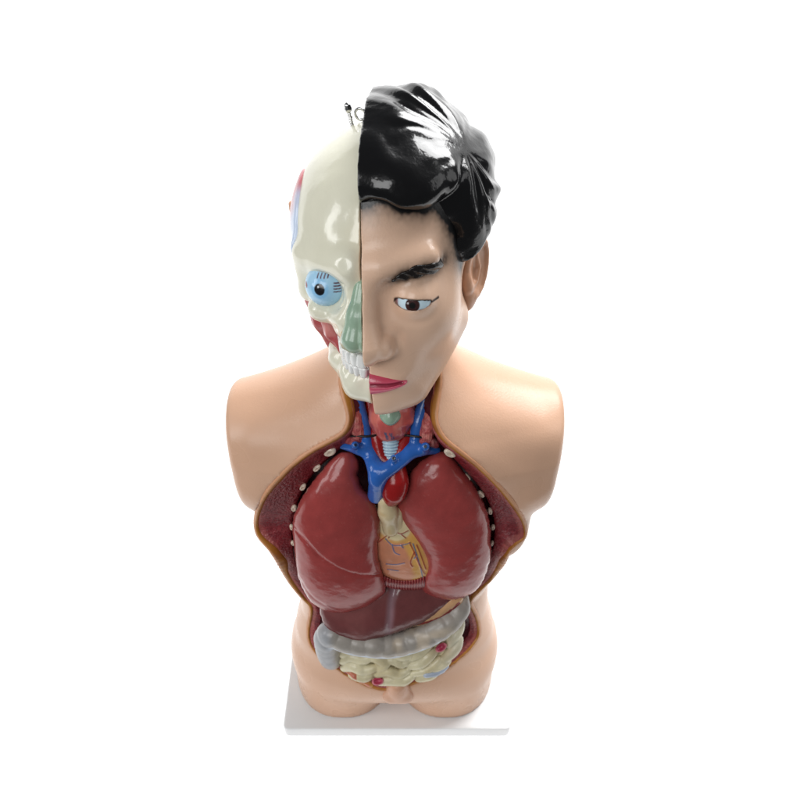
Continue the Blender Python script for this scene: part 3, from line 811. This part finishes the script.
if not ONLY or 'organs' in ONLY:
    z6 = zoomer(240, 450, 4.2125); z7 = zoomer(370, 450, 4.2125); z8 = zoomer(270, 570, 3.2); z5 = zoomer(320, 390, 5.333)
    LUNG = srgb(152, 62, 60)
    def lung_col(seed):
        def f(P):
            c = full(P, LUNG); c = mixc(c, srgb(160, 72, 70), sst(noise(P, 28, seed), 0, .8)*.5)
            c = mixc(c, srgb(178, 110, 104), (noise(P, 900, seed) > .8)*.18)
            return c
        return f
    # viewer's left lung
    lA = z6([(430, 10), (395, 32), (345, 90), (292, 160), (252, 228), (230, 290), (227, 360), (233, 430), (246, 510), (268, 582), (304, 638), (352, 670), (420, 684), (500, 670), (560, 640), (606, 600), (612, 570), (598, 520), (584, 470), (580, 400), (588, 330), (590, 290), (572, 232), (545, 192), (515, 160), (498, 115), (500, 66), (490, 28), (465, 8)])
    z0A = .40
    fis = np.array(z6([(205, 300), (300, 400), (350, 450), (430, 497), (520, 520), (640, 512)])); fis2 = np.array(z6([(225, 480), (290, 590), (350, 640), (420, 670)]))
    def groove(pf, line):
        W = US(line, pf.Yr, pf.kr, pf.zr); q = W-pf.O; L = np.stack([q@pf.e1, q@pf.e2], 1)
        return L
    def linedist(u, v, L):
        best = np.full(len(u), 9., f32)
        for i in range(len(L)-1):
            ax, az = L[i]; ex, ez = L[i+1]-L[i]; h = np.clip(((u-ax)*ex+(v-az)*ez)/(ex*ex+ez*ez), 0, 1)
            best = np.minimum(best, np.hypot(u-ax-h*ex, v-az-h*ez))
        return best
    pA = Puff(lA, -.072, .18, z0A, T=.046, Tb=.045, p=.80); pA.Yr, pA.kr, pA.zr = -.072, .18, z0A
    gA = groove(pA, spline(fis, 6, False)); gA2 = groove(pA, spline(fis2, 6, False))
    pA.bump = lambda P, u, v, a: (noise(P, 60, 11)*.0006+noise(P, 130, 12)*.0003+.0022*np.exp(-(linedist(u, v, gA)/.0019)**2)+.0010*np.exp(-(linedist(u, v, gA2)/.0015)**2))
    puffobj('lung', pA, .0014, M['organ'], ROOT, lung_col(1))
    lB = z7([(300, 8), (262, 22), (215, 50), (172, 98), (130, 168), (104, 225), (105, 252), (120, 292), (158, 350), (198, 400), (230, 450), (240, 490), (229, 528), (216, 560), (226, 592), (262, 614), (310, 626), (370, 625), (420, 606), (458, 572), (484, 520), (500, 460), (505, 390), (500, 310), (481, 240), (442, 160), (392, 90), (352, 38), (328, 14)])
    pB = Puff(lB, -.066, .18, z0A, T=.046, Tb=.045, p=.80); pB.Yr, pB.kr, pB.zr = -.066, .18, z0A
    pB.bump = lambda P, u, v, a: (noise(P, 60, 21)*.0006+noise(P, 130, 22)*.0003)
    puffobj('lung', pB, .0014, M['organ'], ROOT, lung_col(2))
    # heart
    hO = [(380, 505), (390, 497), (404, 500), (412, 512), (424, 528), (440, 545), (444, 572), (432, 586), (412, 592), (394, 589), (380, 578), (372, 556), (374, 528)]
    pH = Puff(hO, -.070, .1, .40, T=.026, Tb=.025); pH.Yr, pH.kr, pH.zr = -.070, .1, .40
    hv_r = [spline(z7(L), 5, False) for L in ([(10, 410), (60, 372), (98, 345), (130, 355), (160, 342)], [(98, 345), (80, 372)], [(165, 390), (185, 430), (205, 480), (228, 520)], [(195, 400), (215, 450), (232, 500)], [(185, 430), (170, 470), (178, 490)], [(130, 355), (150, 372)])]
    hv_b = [spline(z7(L), 5, False) for L in ([(68, 375), (95, 400), (130, 402), (168, 392)], [(95, 400), (105, 430), (125, 440)], [(130, 402), (140, 412)], [(180, 395), (195, 440), (210, 490), (220, 535)], [(195, 440), (185, 455)], [(70, 478), (110, 480), (145, 474)], [(75, 500), (120, 506)])]
    hL = [(groove(pH, L), .0011) for L in hv_r]; hB = [(groove(pH, L), .0010) for L in hv_b]
    yel = groove(pH, spline(z7([(150, 330), (180, 400), (205, 470), (215, 540)]), 5, False)); crm = groove(pH, spline(z7([(60, 250), (75, 300), (110, 340)]), 5, False))
    def h_col(P):
        u, v, a = pH.uva(P); c = full(P, srgb(206, 138, 106)); 
        c = mixc(c, srgb(216, 164, 88), 1-sst(linedist(u, v, yel)+noise(P, 200, 2)*.002, .006, .013))
        c = mixc(c, srgb(220, 204, 162), 1-sst(linedist(u, v, crm)+noise(P, 150, 3)*.002, .014, .021))
        c = mixc(c, srgb(216, 164, 88), (1-sst(np.abs(linedist(u, v, crm)-.0185), .001, .0035))*.7)
        for L, w in hB: c = mixc(c, srgb(52, 96, 140), (1-sst(linedist(u, v, L), w*.2, w*1.3))*.9)
        for L, w in hL: c = mixc(c, srgb(142, 26, 26), (1-sst(linedist(u, v, L), w*.2, w*1.3))*.9)
        return c
    def h_bump(P, u, v, a):
        d = noise(P, 90, 4)*.0004
        for L, w in hL+hB: d = d-.0010*np.exp(-(linedist(u, v, L)/w)**2)
        return d-.002*np.exp(-(linedist(u, v, crm)/.007)**2)
    pH.bump = h_bump
    HEART = puffobj('heart', pH, .0009, M['organ'], ROOT, h_col)
    # pulmonary trunk / cream vessel root above the heart
    c1 = US([(385, 500), (388, 512), (391, 528)], -.078)
    sdfobj('pulmonary_trunk', lambda P: smin(tube(P, list(c1), [.0085, .0095, .010], .008), tube(P, list(US([(397, 512), (398, 525), (404, 536)], -.074)), [.007, .008, .007], .006), .002), c1.min(0)-.02, c1.max(0)+(.03, .02, .02), .001, M['organ'], HEART,
           colfn=lambda P: mixc(full(P, srgb(206, 188, 150)), srgb(190, 160, 110), sst(noise(P, 120, 2), 0, .6)*.6), dense=True)
    # diaphragm front strip seen between the lungs
    ds = Puff(z7([(50, 530), (100, 545), (170, 548), (240, 530), (245, 560), (235, 582), (170, 590), (95, 584), (50, 565)]), -.088, 0, .33, T=.008, Tb=.006)
    ds.bump = lambda P, u, v, a: np.sin(u*1900+v*100)*.0006
    puffobj('diaphragm', ds, .0007, M['organ'], ROOT, lambda P: mixc(full(P, srgb(120, 28, 34)), srgb(190, 110, 104), sst(np.sin((P[:, 0]-ds.O[0])*1900), .3, 1)*.6))
    # liver
    lv = z8([(163, 118), (170, 160), (196, 202), (240, 222), (292, 230), (332, 222), (385, 206), (440, 186), (505, 158), (562, 118), (590, 98), (588, 70), (540, 50), (460, 30), (380, 30), (300, 36), (230, 60), (180, 90)])
    pL = Puff(lv, -.083, .55, .29, T=.026, Tb=.035, p=.7); pL.Yr, pL.kr, pL.zr = -.083, .55, .29
    lg = groove(pL, spline(z8([(402, 40), (388, 100), (384, 150), (378, 196)]), 5, False))
    pL.bump = lambda P, u, v, a: .0022*np.exp(-(linedist(u, v, lg)/.0035)**2)+noise(P, 50, 3)*.0006+noise(P, 200, 3)*.0002
    def lcol(P):
        u, v, a = pL.uva(P); c = full(P, srgb(112, 60, 60)); c = mixc(c, srgb(130, 78, 76), sst(noise(P, 40, 6), 0, .7)*.5)
        return mixc(c, srgb(150, 122, 130), (1-sst(linedist(u, v, lg), .0, .0080))*.7)
    puffobj('liver', pL, .0013, M['organ'], ROOT, lcol)
    # stomach wedge under the liver
    st = Puff(z8([(400, 178), (440, 182), (500, 172), (560, 150), (605, 116), (618, 90), (600, 78), (560, 90), (500, 130), (440, 160)]), -.092, .45, .27, T=.012, Tb=.020); st.Yr, st.kr, st.zr = -.092, .45, .27
    sg = groove(st, spline(z8([(430, 179), (500, 168), (560, 143), (606, 106)]), 5, False))
    def scol(P):
        u, v, a = st.uva(P); c = full(P, srgb(214, 168, 124)); return mixc(c, srgb(140, 34, 36), 1-sst(linedist(u, v, sg)+noise(P, 300, 1)*.0008, .0010, .0019))
    puffobj('stomach', st, .0010, M['organ'], ROOT, scol)
    # transverse and ascending colon
    cp = spline(z8([(196, 282), (188, 262), (184, 240), (184, 215), (196, 204), (222, 214), (262, 228), (310, 236), (350, 240), (400, 238), (450, 226), (500, 208), (545, 184), (580, 156), (602, 124), (606, 96)]), 4, False)
    kk = np.arange(len(cp)); cy_ = np.interp(kk/len(cp), [0, .2, .5, .8, 1], [-.090, -.100, -.112, -.098, -.070])
    cw = np.array([U(p[0], p[1], y) for p, y in zip(cp, cy_)])
    cl = np.concatenate([[0], np.cumsum(np.linalg.norm(np.diff(cw, axis=0), axis=1))])
    cr = np.interp(kk/len(cp), [0, .15, .25, .5, .75, .92, 1], [.0165, .0175, .017, .0155, .016, .015, .012])
    def colon(P):
        best = np.full(len(P), 9., f32); sa = np.zeros(len(P), f32)
        for i in range(len(cw)-1):
            a = cw[i].astype(f32); ab = (cw[i+1]-cw[i]).astype(f32); h = np.clip(((P-a)@ab)/(ab@ab), 0, 1)
            d = np.sqrt(((P-a-h[:, None]*ab)**2).sum(1))-(cr[i]+(cr[i+1]-cr[i])*h); m = d < best
            best = np.where(m, d, best); sa = np.where(m, cl[i]+(cl[i+1]-cl[i])*h, sa)
        sa = sa+noise(P, 38, 7)*.006
        am = np.where(sa < .055, .0008, .0015)
        d = best+.0009-am*np.abs(np.sin(sa/.0185*math.pi))**.6
        # ribbon (taenia) along the lower front
        return d
    ten = [cw[i]+np.array([0, -.72, -.70])/1.004*(cr[i]*.97) for i in range(14, len(cw)-6, 1)]
    def colon2(P): return smin(colon(P), tube(P, ten, .0028), .0015)
    def ccol(P):
        c = full(P, srgb(158, 152, 144)); c = mixc(c, srgb(190, 176, 156), sst(noise(P, 60, 3), -.1, .6)*.8)
        td = tube(P, ten, .0030); c = mixc(c, srgb(204, 212, 222), 1-sst(td, .0, .0042)); 
        return mixc(c, srgb(160, 164, 170), sst(-P[:, 0], .078, .09)*.8)
    sdfobj('colon', colon2, cw.min(0)-.025, cw.max(0)+.025, .0014, M['tube'], ROOT, colfn=ccol)
    # small intestine: many folded coils on a dome, crisp creases
    si = Puff(z8([(186, 246), (205, 272), (222, 296), (246, 320), (275, 345), (308, 362), (345, 372), (385, 372), (425, 364), (470, 352), (520, 330), (565, 303), (600, 264), (618, 215), (622, 160), (600, 150), (500, 200), (350, 225), (220, 215)]), -.098, .55, .17, T=.018, Tb=.05, p=.8)
    rnd = random.Random(5); coils = []
    base = [((205, 250), (232, 262), (262, 256), (290, 268)), ((232, 290), (262, 276), (300, 284), (335, 268)), ((300, 262), (336, 276), (368, 296), (352, 316)), ((238, 312), (268, 306), (300, 318), (336, 312)), ((262, 334), (300, 340), (322, 332)), ((360, 270), (396, 262), (430, 272), (452, 258)),
            ((350, 300), (390, 288), (420, 300), (440, 292)), ((345, 334), (376, 322), (410, 332), (440, 322)), ((352, 356), (390, 350), (424, 352), (452, 340)), ((452, 282), (480, 262), (502, 240), (520, 222)), ((450, 306), (482, 296), (505, 276), (524, 262)), ((456, 330), (492, 322), (522, 304), (540, 286)),
            ((530, 224), (556, 208), (578, 186), (596, 164)), ((572, 240), (590, 214), (604, 190), (612, 166)), ((552, 290), (576, 268), (596, 244), (606, 220)), ((512, 316), (540, 306), (568, 290)), ((300, 240), (340, 250), (380, 246), (420, 242)), ((205, 225), (240, 240), (280, 244)), ((480, 235), (520, 210), (560, 190), (590, 150)), ((475, 345), (510, 332), (530, 322))]
    def onpuff(px, py, off):
        d = ray(px, py); lo_, hi_ = .5, 1.3
        ts = np.linspace(.6, 1.3, 500); X = CAM+ts[:, None]*d; f = si(X.astype(f32)); k = np.argmax(f < 0) if (f < 0).any() else np.argmin(f)
        return X[k]+d*off
    for L in base:
        L = z8(L); W3 = [onpuff(x, y, .004) for x, y in L]; coils.append((np.array(spline(W3, 4, False)), .0064+rnd.uniform(0, .0022)))
    def bowel(P):
        d = si(P)+.0125
        for pts, r in coils:
            lo_ = pts.min(0)-.03; hi_ = pts.max(0)+.03
            m = ((P > lo_) & (P < hi_)).all(1)
            if not m.any(): continue
            e = tube(P[m], list(pts), list(r*(.72+.4*np.sin(np.linspace(0, math.pi, len(pts)))))); d[m] = smin(d[m], e, .0005)
        return d
    def bcol(P):
        c = full(P, srgb(218, 210, 176)); c = mixc(c, srgb(194, 180, 140), sst(noise(P, 45, 9), -.1, .7)*.7)
        c = mixc(c, srgb(214, 212, 206), sst(P[:, 0], .045, .09)*.3)
        return c
    SI = sdfobj('small_intestine', bowel, si.bb[0]-.03, si.bb[1]+.03, .0011, M['tube'], ROOT, colfn=bcol, relax=1, slack=1.8)
    for (px, py, rx, ry, an) in ((z8([(345, 356)])[0]+(.0085, .0055, 8)), (z8([(547, 248)])[0]+(.0085, .0055, 32))):
        c = onpuff(px, py, -.007); a = math.radians(an); dv = ray(px, py)
        e1 = np.array([math.cos(a), 0, 0])+UPV*math.sin(a); e2 = np.cross(dv, e1)
        def fn(P, c=c, e1=e1, e2=e2, dv=dv, rx=rx, ry=ry):
            q = P-c.astype(f32); R = np.stack([q@e1.astype(f32), q@e2.astype(f32), q@dv.astype(f32)], 1)
            d = ell(R, (0, 0, .003), (rx, ry, .006)); return smax(d, -ell(R, (0, 0, -.003), (rx*.72, ry*.66, .0045)), .0008)
        sdfobj('cut_end', fn, c-.014, c+.014, .0006, M['organ'], SI, dense=True,
               colfn=lambda P, c=c, dv=dv: mixc(full(P, srgb(176, 60, 86)), srgb(216, 128, 140), sst(np.linalg.norm(P-c, axis=1), .0055, .0075)*.7))

    sg_ = np.array([onpuff(*p, -.004) for p in z8([(500, 334), (525, 328), (548, 316), (562, 306)])])
    sdfobj('colon', lambda P: tube(P, list(sg_), [.005, .0065, .0065, .005]), sg_.min(0)-.012, sg_.max(0)+.012, .0011, M['tube'], ROOT, colfn=lambda P: full(P, srgb(172, 182, 198)), dense=True)
    pk = np.array([onpuff(*p, -.003) for p in z8([(248, 322), (272, 338), (300, 354), (322, 366)])])
    sdfobj('appendix', lambda P: tube(P, list(pk), [.0035, .0048, .0048, .0040])+noise(P, 200, 2)*.0006, pk.min(0)-.01, pk.max(0)+.01, .0009, M['tube'], ROOT, colfn=lambda P: mixc(full(P, srgb(196, 116, 92)), srgb(200, 150, 80), sst(noise(P, 120, 3), 0, .6)), dense=True)

    # ---- neck and great vessels
    BLUE = srgb(42, 96, 176); RED = srgb(144, 20, 20)
    def T(L, Y, r): 
        L = z5(L); Ys = Y if hasattr(Y, '__len__') else [Y]*len(L)
        W3 = np.array([U(x, y, yy) for (x, y), yy in zip(L, Ys)]); s = spline(W3, 4, False); rs = np.interp(np.linspace(0, 1, len(s)), np.linspace(0, 1, len(r)), r) if hasattr(r, '__len__') else np.full(len(s), r)
        return list(s), list(rs)
    def net(branches, k=.004):
        def fn(P):
            d = None
            for pts, rs in branches:
                e = tube(P, pts, rs); d = e if d is None else smin(d, e, k)
            return d
        allp = np.concatenate([np.array(b[0]) for b in branches]); return fn, allp.min(0)-.02, allp.max(0)+.02
    jl = T([(196, 40), (212, 110), (230, 180), (246, 246)], [-.030, -.036, -.044, -.050], .0068)
    jr = T([(568, 30), (545, 100), (524, 170), (510, 246)], [-.030, -.036, -.044, -.050], .0068)
    for J in (jl, jr):
        fn, lo, hi = net([J]); sdfobj('jugular_vein', fn, lo, hi, .001, M['paint'], ROOT, colfn=lambda P: full(P, BLUE))
    br = [T([(246, 252), (258, 310), (278, 370), (300, 430), (306, 490), (300, 560)], [-.052, -.056, -.066, -.078, -.080, -.074], [.0062, .0072, .0082, .0092, .0092, .0095]),
          T([(508, 256), (496, 300), (462, 346), (400, 396), (345, 436), (308, 470)], [-.052, -.056, -.064, -.074, -.080, -.080], [.0062, .0068, .0078, .0080, .0082, .0085]),
          T([(262, 330), (215, 318), (170, 304), (118, 296)], [-.058, -.060, -.056, -.050], [.0072, .0066, .0056, .0040]),
          T([(480, 325), (530, 322), (575, 318), (622, 322)], [-.060, -.060, -.056, -.050], [.0072, .0068, .0056, .0042]),
          T([(190, 300), (188, 294)], [-.062, -.066], .0042), T([(562, 308), (562, 302)], [-.062, -.066], .0046), T([(397, 372), (394, 364)], [-.080, -.084], .0036)]
    fn, lo, hi = net(br, .005)
    hol = [(U(*z5([p])[0], y)) for p, y in (((192, 292), -.0705), ((562, 302), -.0710), ((393, 366), -.0880))]
    def veins(P):
        d = fn(P)
        for h in hol:
            d = smax(d, -(np.linalg.norm(P-h.astype(f32), axis=1)-.0030), .0008)
        return d
    def vcol(P):
        c = full(P, BLUE)
        for h in hol: c = mixc(c, (.01, .01, .02), 1-sst(np.linalg.norm(P-h, axis=1), .0030, .0038))
        return c
    sdfobj('great_vein', veins, lo, hi, .001, M['organ'], ROOT, colfn=vcol)
    ca = [T([(262, 60), (272, 140), (288, 210), (300, 250), (318, 330), (345, 400)], [-.026, -.034, -.044, -.050, -.058, -.066], [.005, .0055, .006, .0075, .0085, .009]),
          T([(500, 60), (488, 140), (470, 210), (455, 260), (430, 320), (400, 370)], [-.026, -.034, -.044, -.050, -.058, -.064], [.005, .0055, .006, .0075, .0085, .009]),
          T([(345, 400), (380, 440), (385, 490)], [-.062, -.066, -.070], [.012, .014, .013]),
          T([(398, 440), (402, 490), (395, 540), (378, 582)], [-.070, -.076, -.080, -.078], [.0125, .0145, .0135, .0085])]
    fn2, lo, hi = net(ca, .006); sdfobj('artery', fn2, lo, hi, .001, M['organ'], ROOT, colfn=lambda P: full(P, RED))
    # windpipe
    tp, tr = T([(372, 215), (376, 260), (378, 310), (378, 352), (378, 390)], [-.048, -.054, -.059, -.062, -.062], [.0088, .0088, .0084, .0074, .006])
    tpa = np.array(tp); ax = (tpa[-1]-tpa[0])/np.linalg.norm(tpa[-1]-tpa[0])
    sdfobj('windpipe', lambda P: tube(P, tp, tr)+np.cos(((P-tpa[0].astype(f32))@ax.astype(f32))/.0032*2*math.pi)*.0006, tpa.min(0)-.014, tpa.max(0)+.014, .0007, M['paint'], ROOT, dense=True,
           colfn=lambda P: mixc(full(P, srgb(168, 196, 210)), srgb(120, 150, 170), sst(np.cos(((P-tpa[0])@ax)/.0032*2*math.pi), 0, 1)*.5))
    # larynx muscle and thyroid cartilage
    lp = [U(*p, y) for p, y in zip(z5([(375, 40), (378, 110), (376, 160), (372, 205), (372, 225)]), [-.030, -.040, -.045, -.048, -.047])]
    g1 = [U(*p, y) for p, y in zip(z5([(298, 100), (308, 160), (340, 205), (380, 218), (420, 200), (452, 150), (468, 90)]), [-.034, -.042, -.047, -.049, -.047, -.042, -.034])]
    def lar(P):
        d = tube(P, lp, [.014, .019, .018, .013, .009], .01); d = smin(d, tube(P, g1, [.007, .0085, .008, .007, .0085, .009, .007], .004), .005)
        return d+noise(P, 160, 3)*.0008+np.abs(noise(P, 90, 6))*.0008
    def larc(P):
        c = full(P, srgb(202, 112, 102)); c = mixc(c, srgb(178, 76, 74), sst(noise(P, 110, 5), -.1, .5)*.8)
        for k, x in enumerate((350, 358, 378, 388)):
            b = np.array([U(*q, -.052) for q in z5([(x-4, 196+3*k), (x+3, 206), (x+6, 222)])]); c = mixc(c, srgb(70, 84, 110), 1-sst(np.hypot(P[:, 0]-np.interp(P[:, 2], b[::-1, 2], b[::-1, 0]), np.maximum(0, np.abs(P[:, 2]-b[1, 2])-.004)), .0004, .0009))
        return c
    lpa = np.array(lp+g1); LAR = sdfobj('larynx', lar, lpa.min(0)-.025, lpa.max(0)+.022, .001, M['organ'], ROOT, colfn=larc)
    tc_ = [U(*p, y) for p, y in zip(z5([(330, 112), (348, 138), (374, 150), (400, 138), (412, 116)]), [-.052, -.058, -.0615, -.058, -.052])]
    tca = np.array(tc_)
    sdfobj('throat_cartilage', lambda P: smin(tube(P, tc_, [.0035, .0045, .0055, .0045, .0035], .005), tube(P, [tc_[2]+np.array((0, .006, .012)), tc_[2]], [.008, .005]), .006), tca.min(0)-.02, tca.max(0)+.025, .0009, M['paint'], LAR, colfn=lambda P: full(P, srgb(142, 170, 150)), dense=True)
    # neck muscles either side and the cut strip below
    for nm, L, Ys, r, Lb in (('neck_muscle', [(166, 20), (182, 110), (195, 180), (206, 236)], [-.026, -.038, -.047, -.051], [.0065, .0070, .0075, .007], 1), ('neck_muscle', [(598, 20), (588, 110), (578, 180), (566, 236)], [-.026, -.038, -.047, -.051], [.0065, .0070, .0080, .008], -1)):
        pts, rs = T(L, Ys, r)
        fnm = lambda P, pts=pts, rs=rs: tube(P, pts, rs)+np.sin(P[:, 0]*2600)*.0004+noise(P, 300, 2)*.0004
        a_ = np.array(pts); sdfobj('neck_muscle', fnm, a_.min(0)-.016, a_.max(0)+.016, .0009, M['muscle'], ROOT, colfn=lambda P: mixc(full(P, srgb(178, 84, 82)), srgb(204, 130, 118), sst(noise(P, 240, 5), -.2, .5)*.7), dense=True)
    for L, Ys in (([(146, 272), (180, 268), (214, 276)], [-.050, -.054, -.054]), ([(538, 274), (574, 272), (612, 286)], [-.054, -.054, -.050])):
        pts, rs = T(L, Ys, [.0048, .0062, .0052])
        a_ = np.array(pts); sdfobj('collar_muscle', lambda P, pts=pts, rs=rs: tube(P, pts, rs)+noise(P, 400, 2)*.0005, a_.min(0)-.012, a_.max(0)+.012, .0008, M['muscle'], ROOT, colfn=lambda P: mixc(full(P, srgb(150, 60, 66)), srgb(204, 140, 136), sst(noise(P, 300, 5), 0, .5)*.7), dense=True)
    # dark seam where the neck block meets the chest block
    pts, rs = T([(130, 262), (180, 245), (246, 248), (310, 240), (375, 232), (440, 240), (510, 248), (560, 256), (604, 270), (624, 300)], [-.050, -.0555, -.0575, -.053, -.048, -.053, -.0575, -.0555, -.052, -.050], .0013)
    a_ = np.array(pts); sdfobj('neck_seam', lambda P: tube(P, pts, rs), a_.min(0)-.005, a_.max(0)+.005, .0007, M['dull'], ROOT, colfn=lambda P: full(P, (.012, .008, .008)), dense=True)
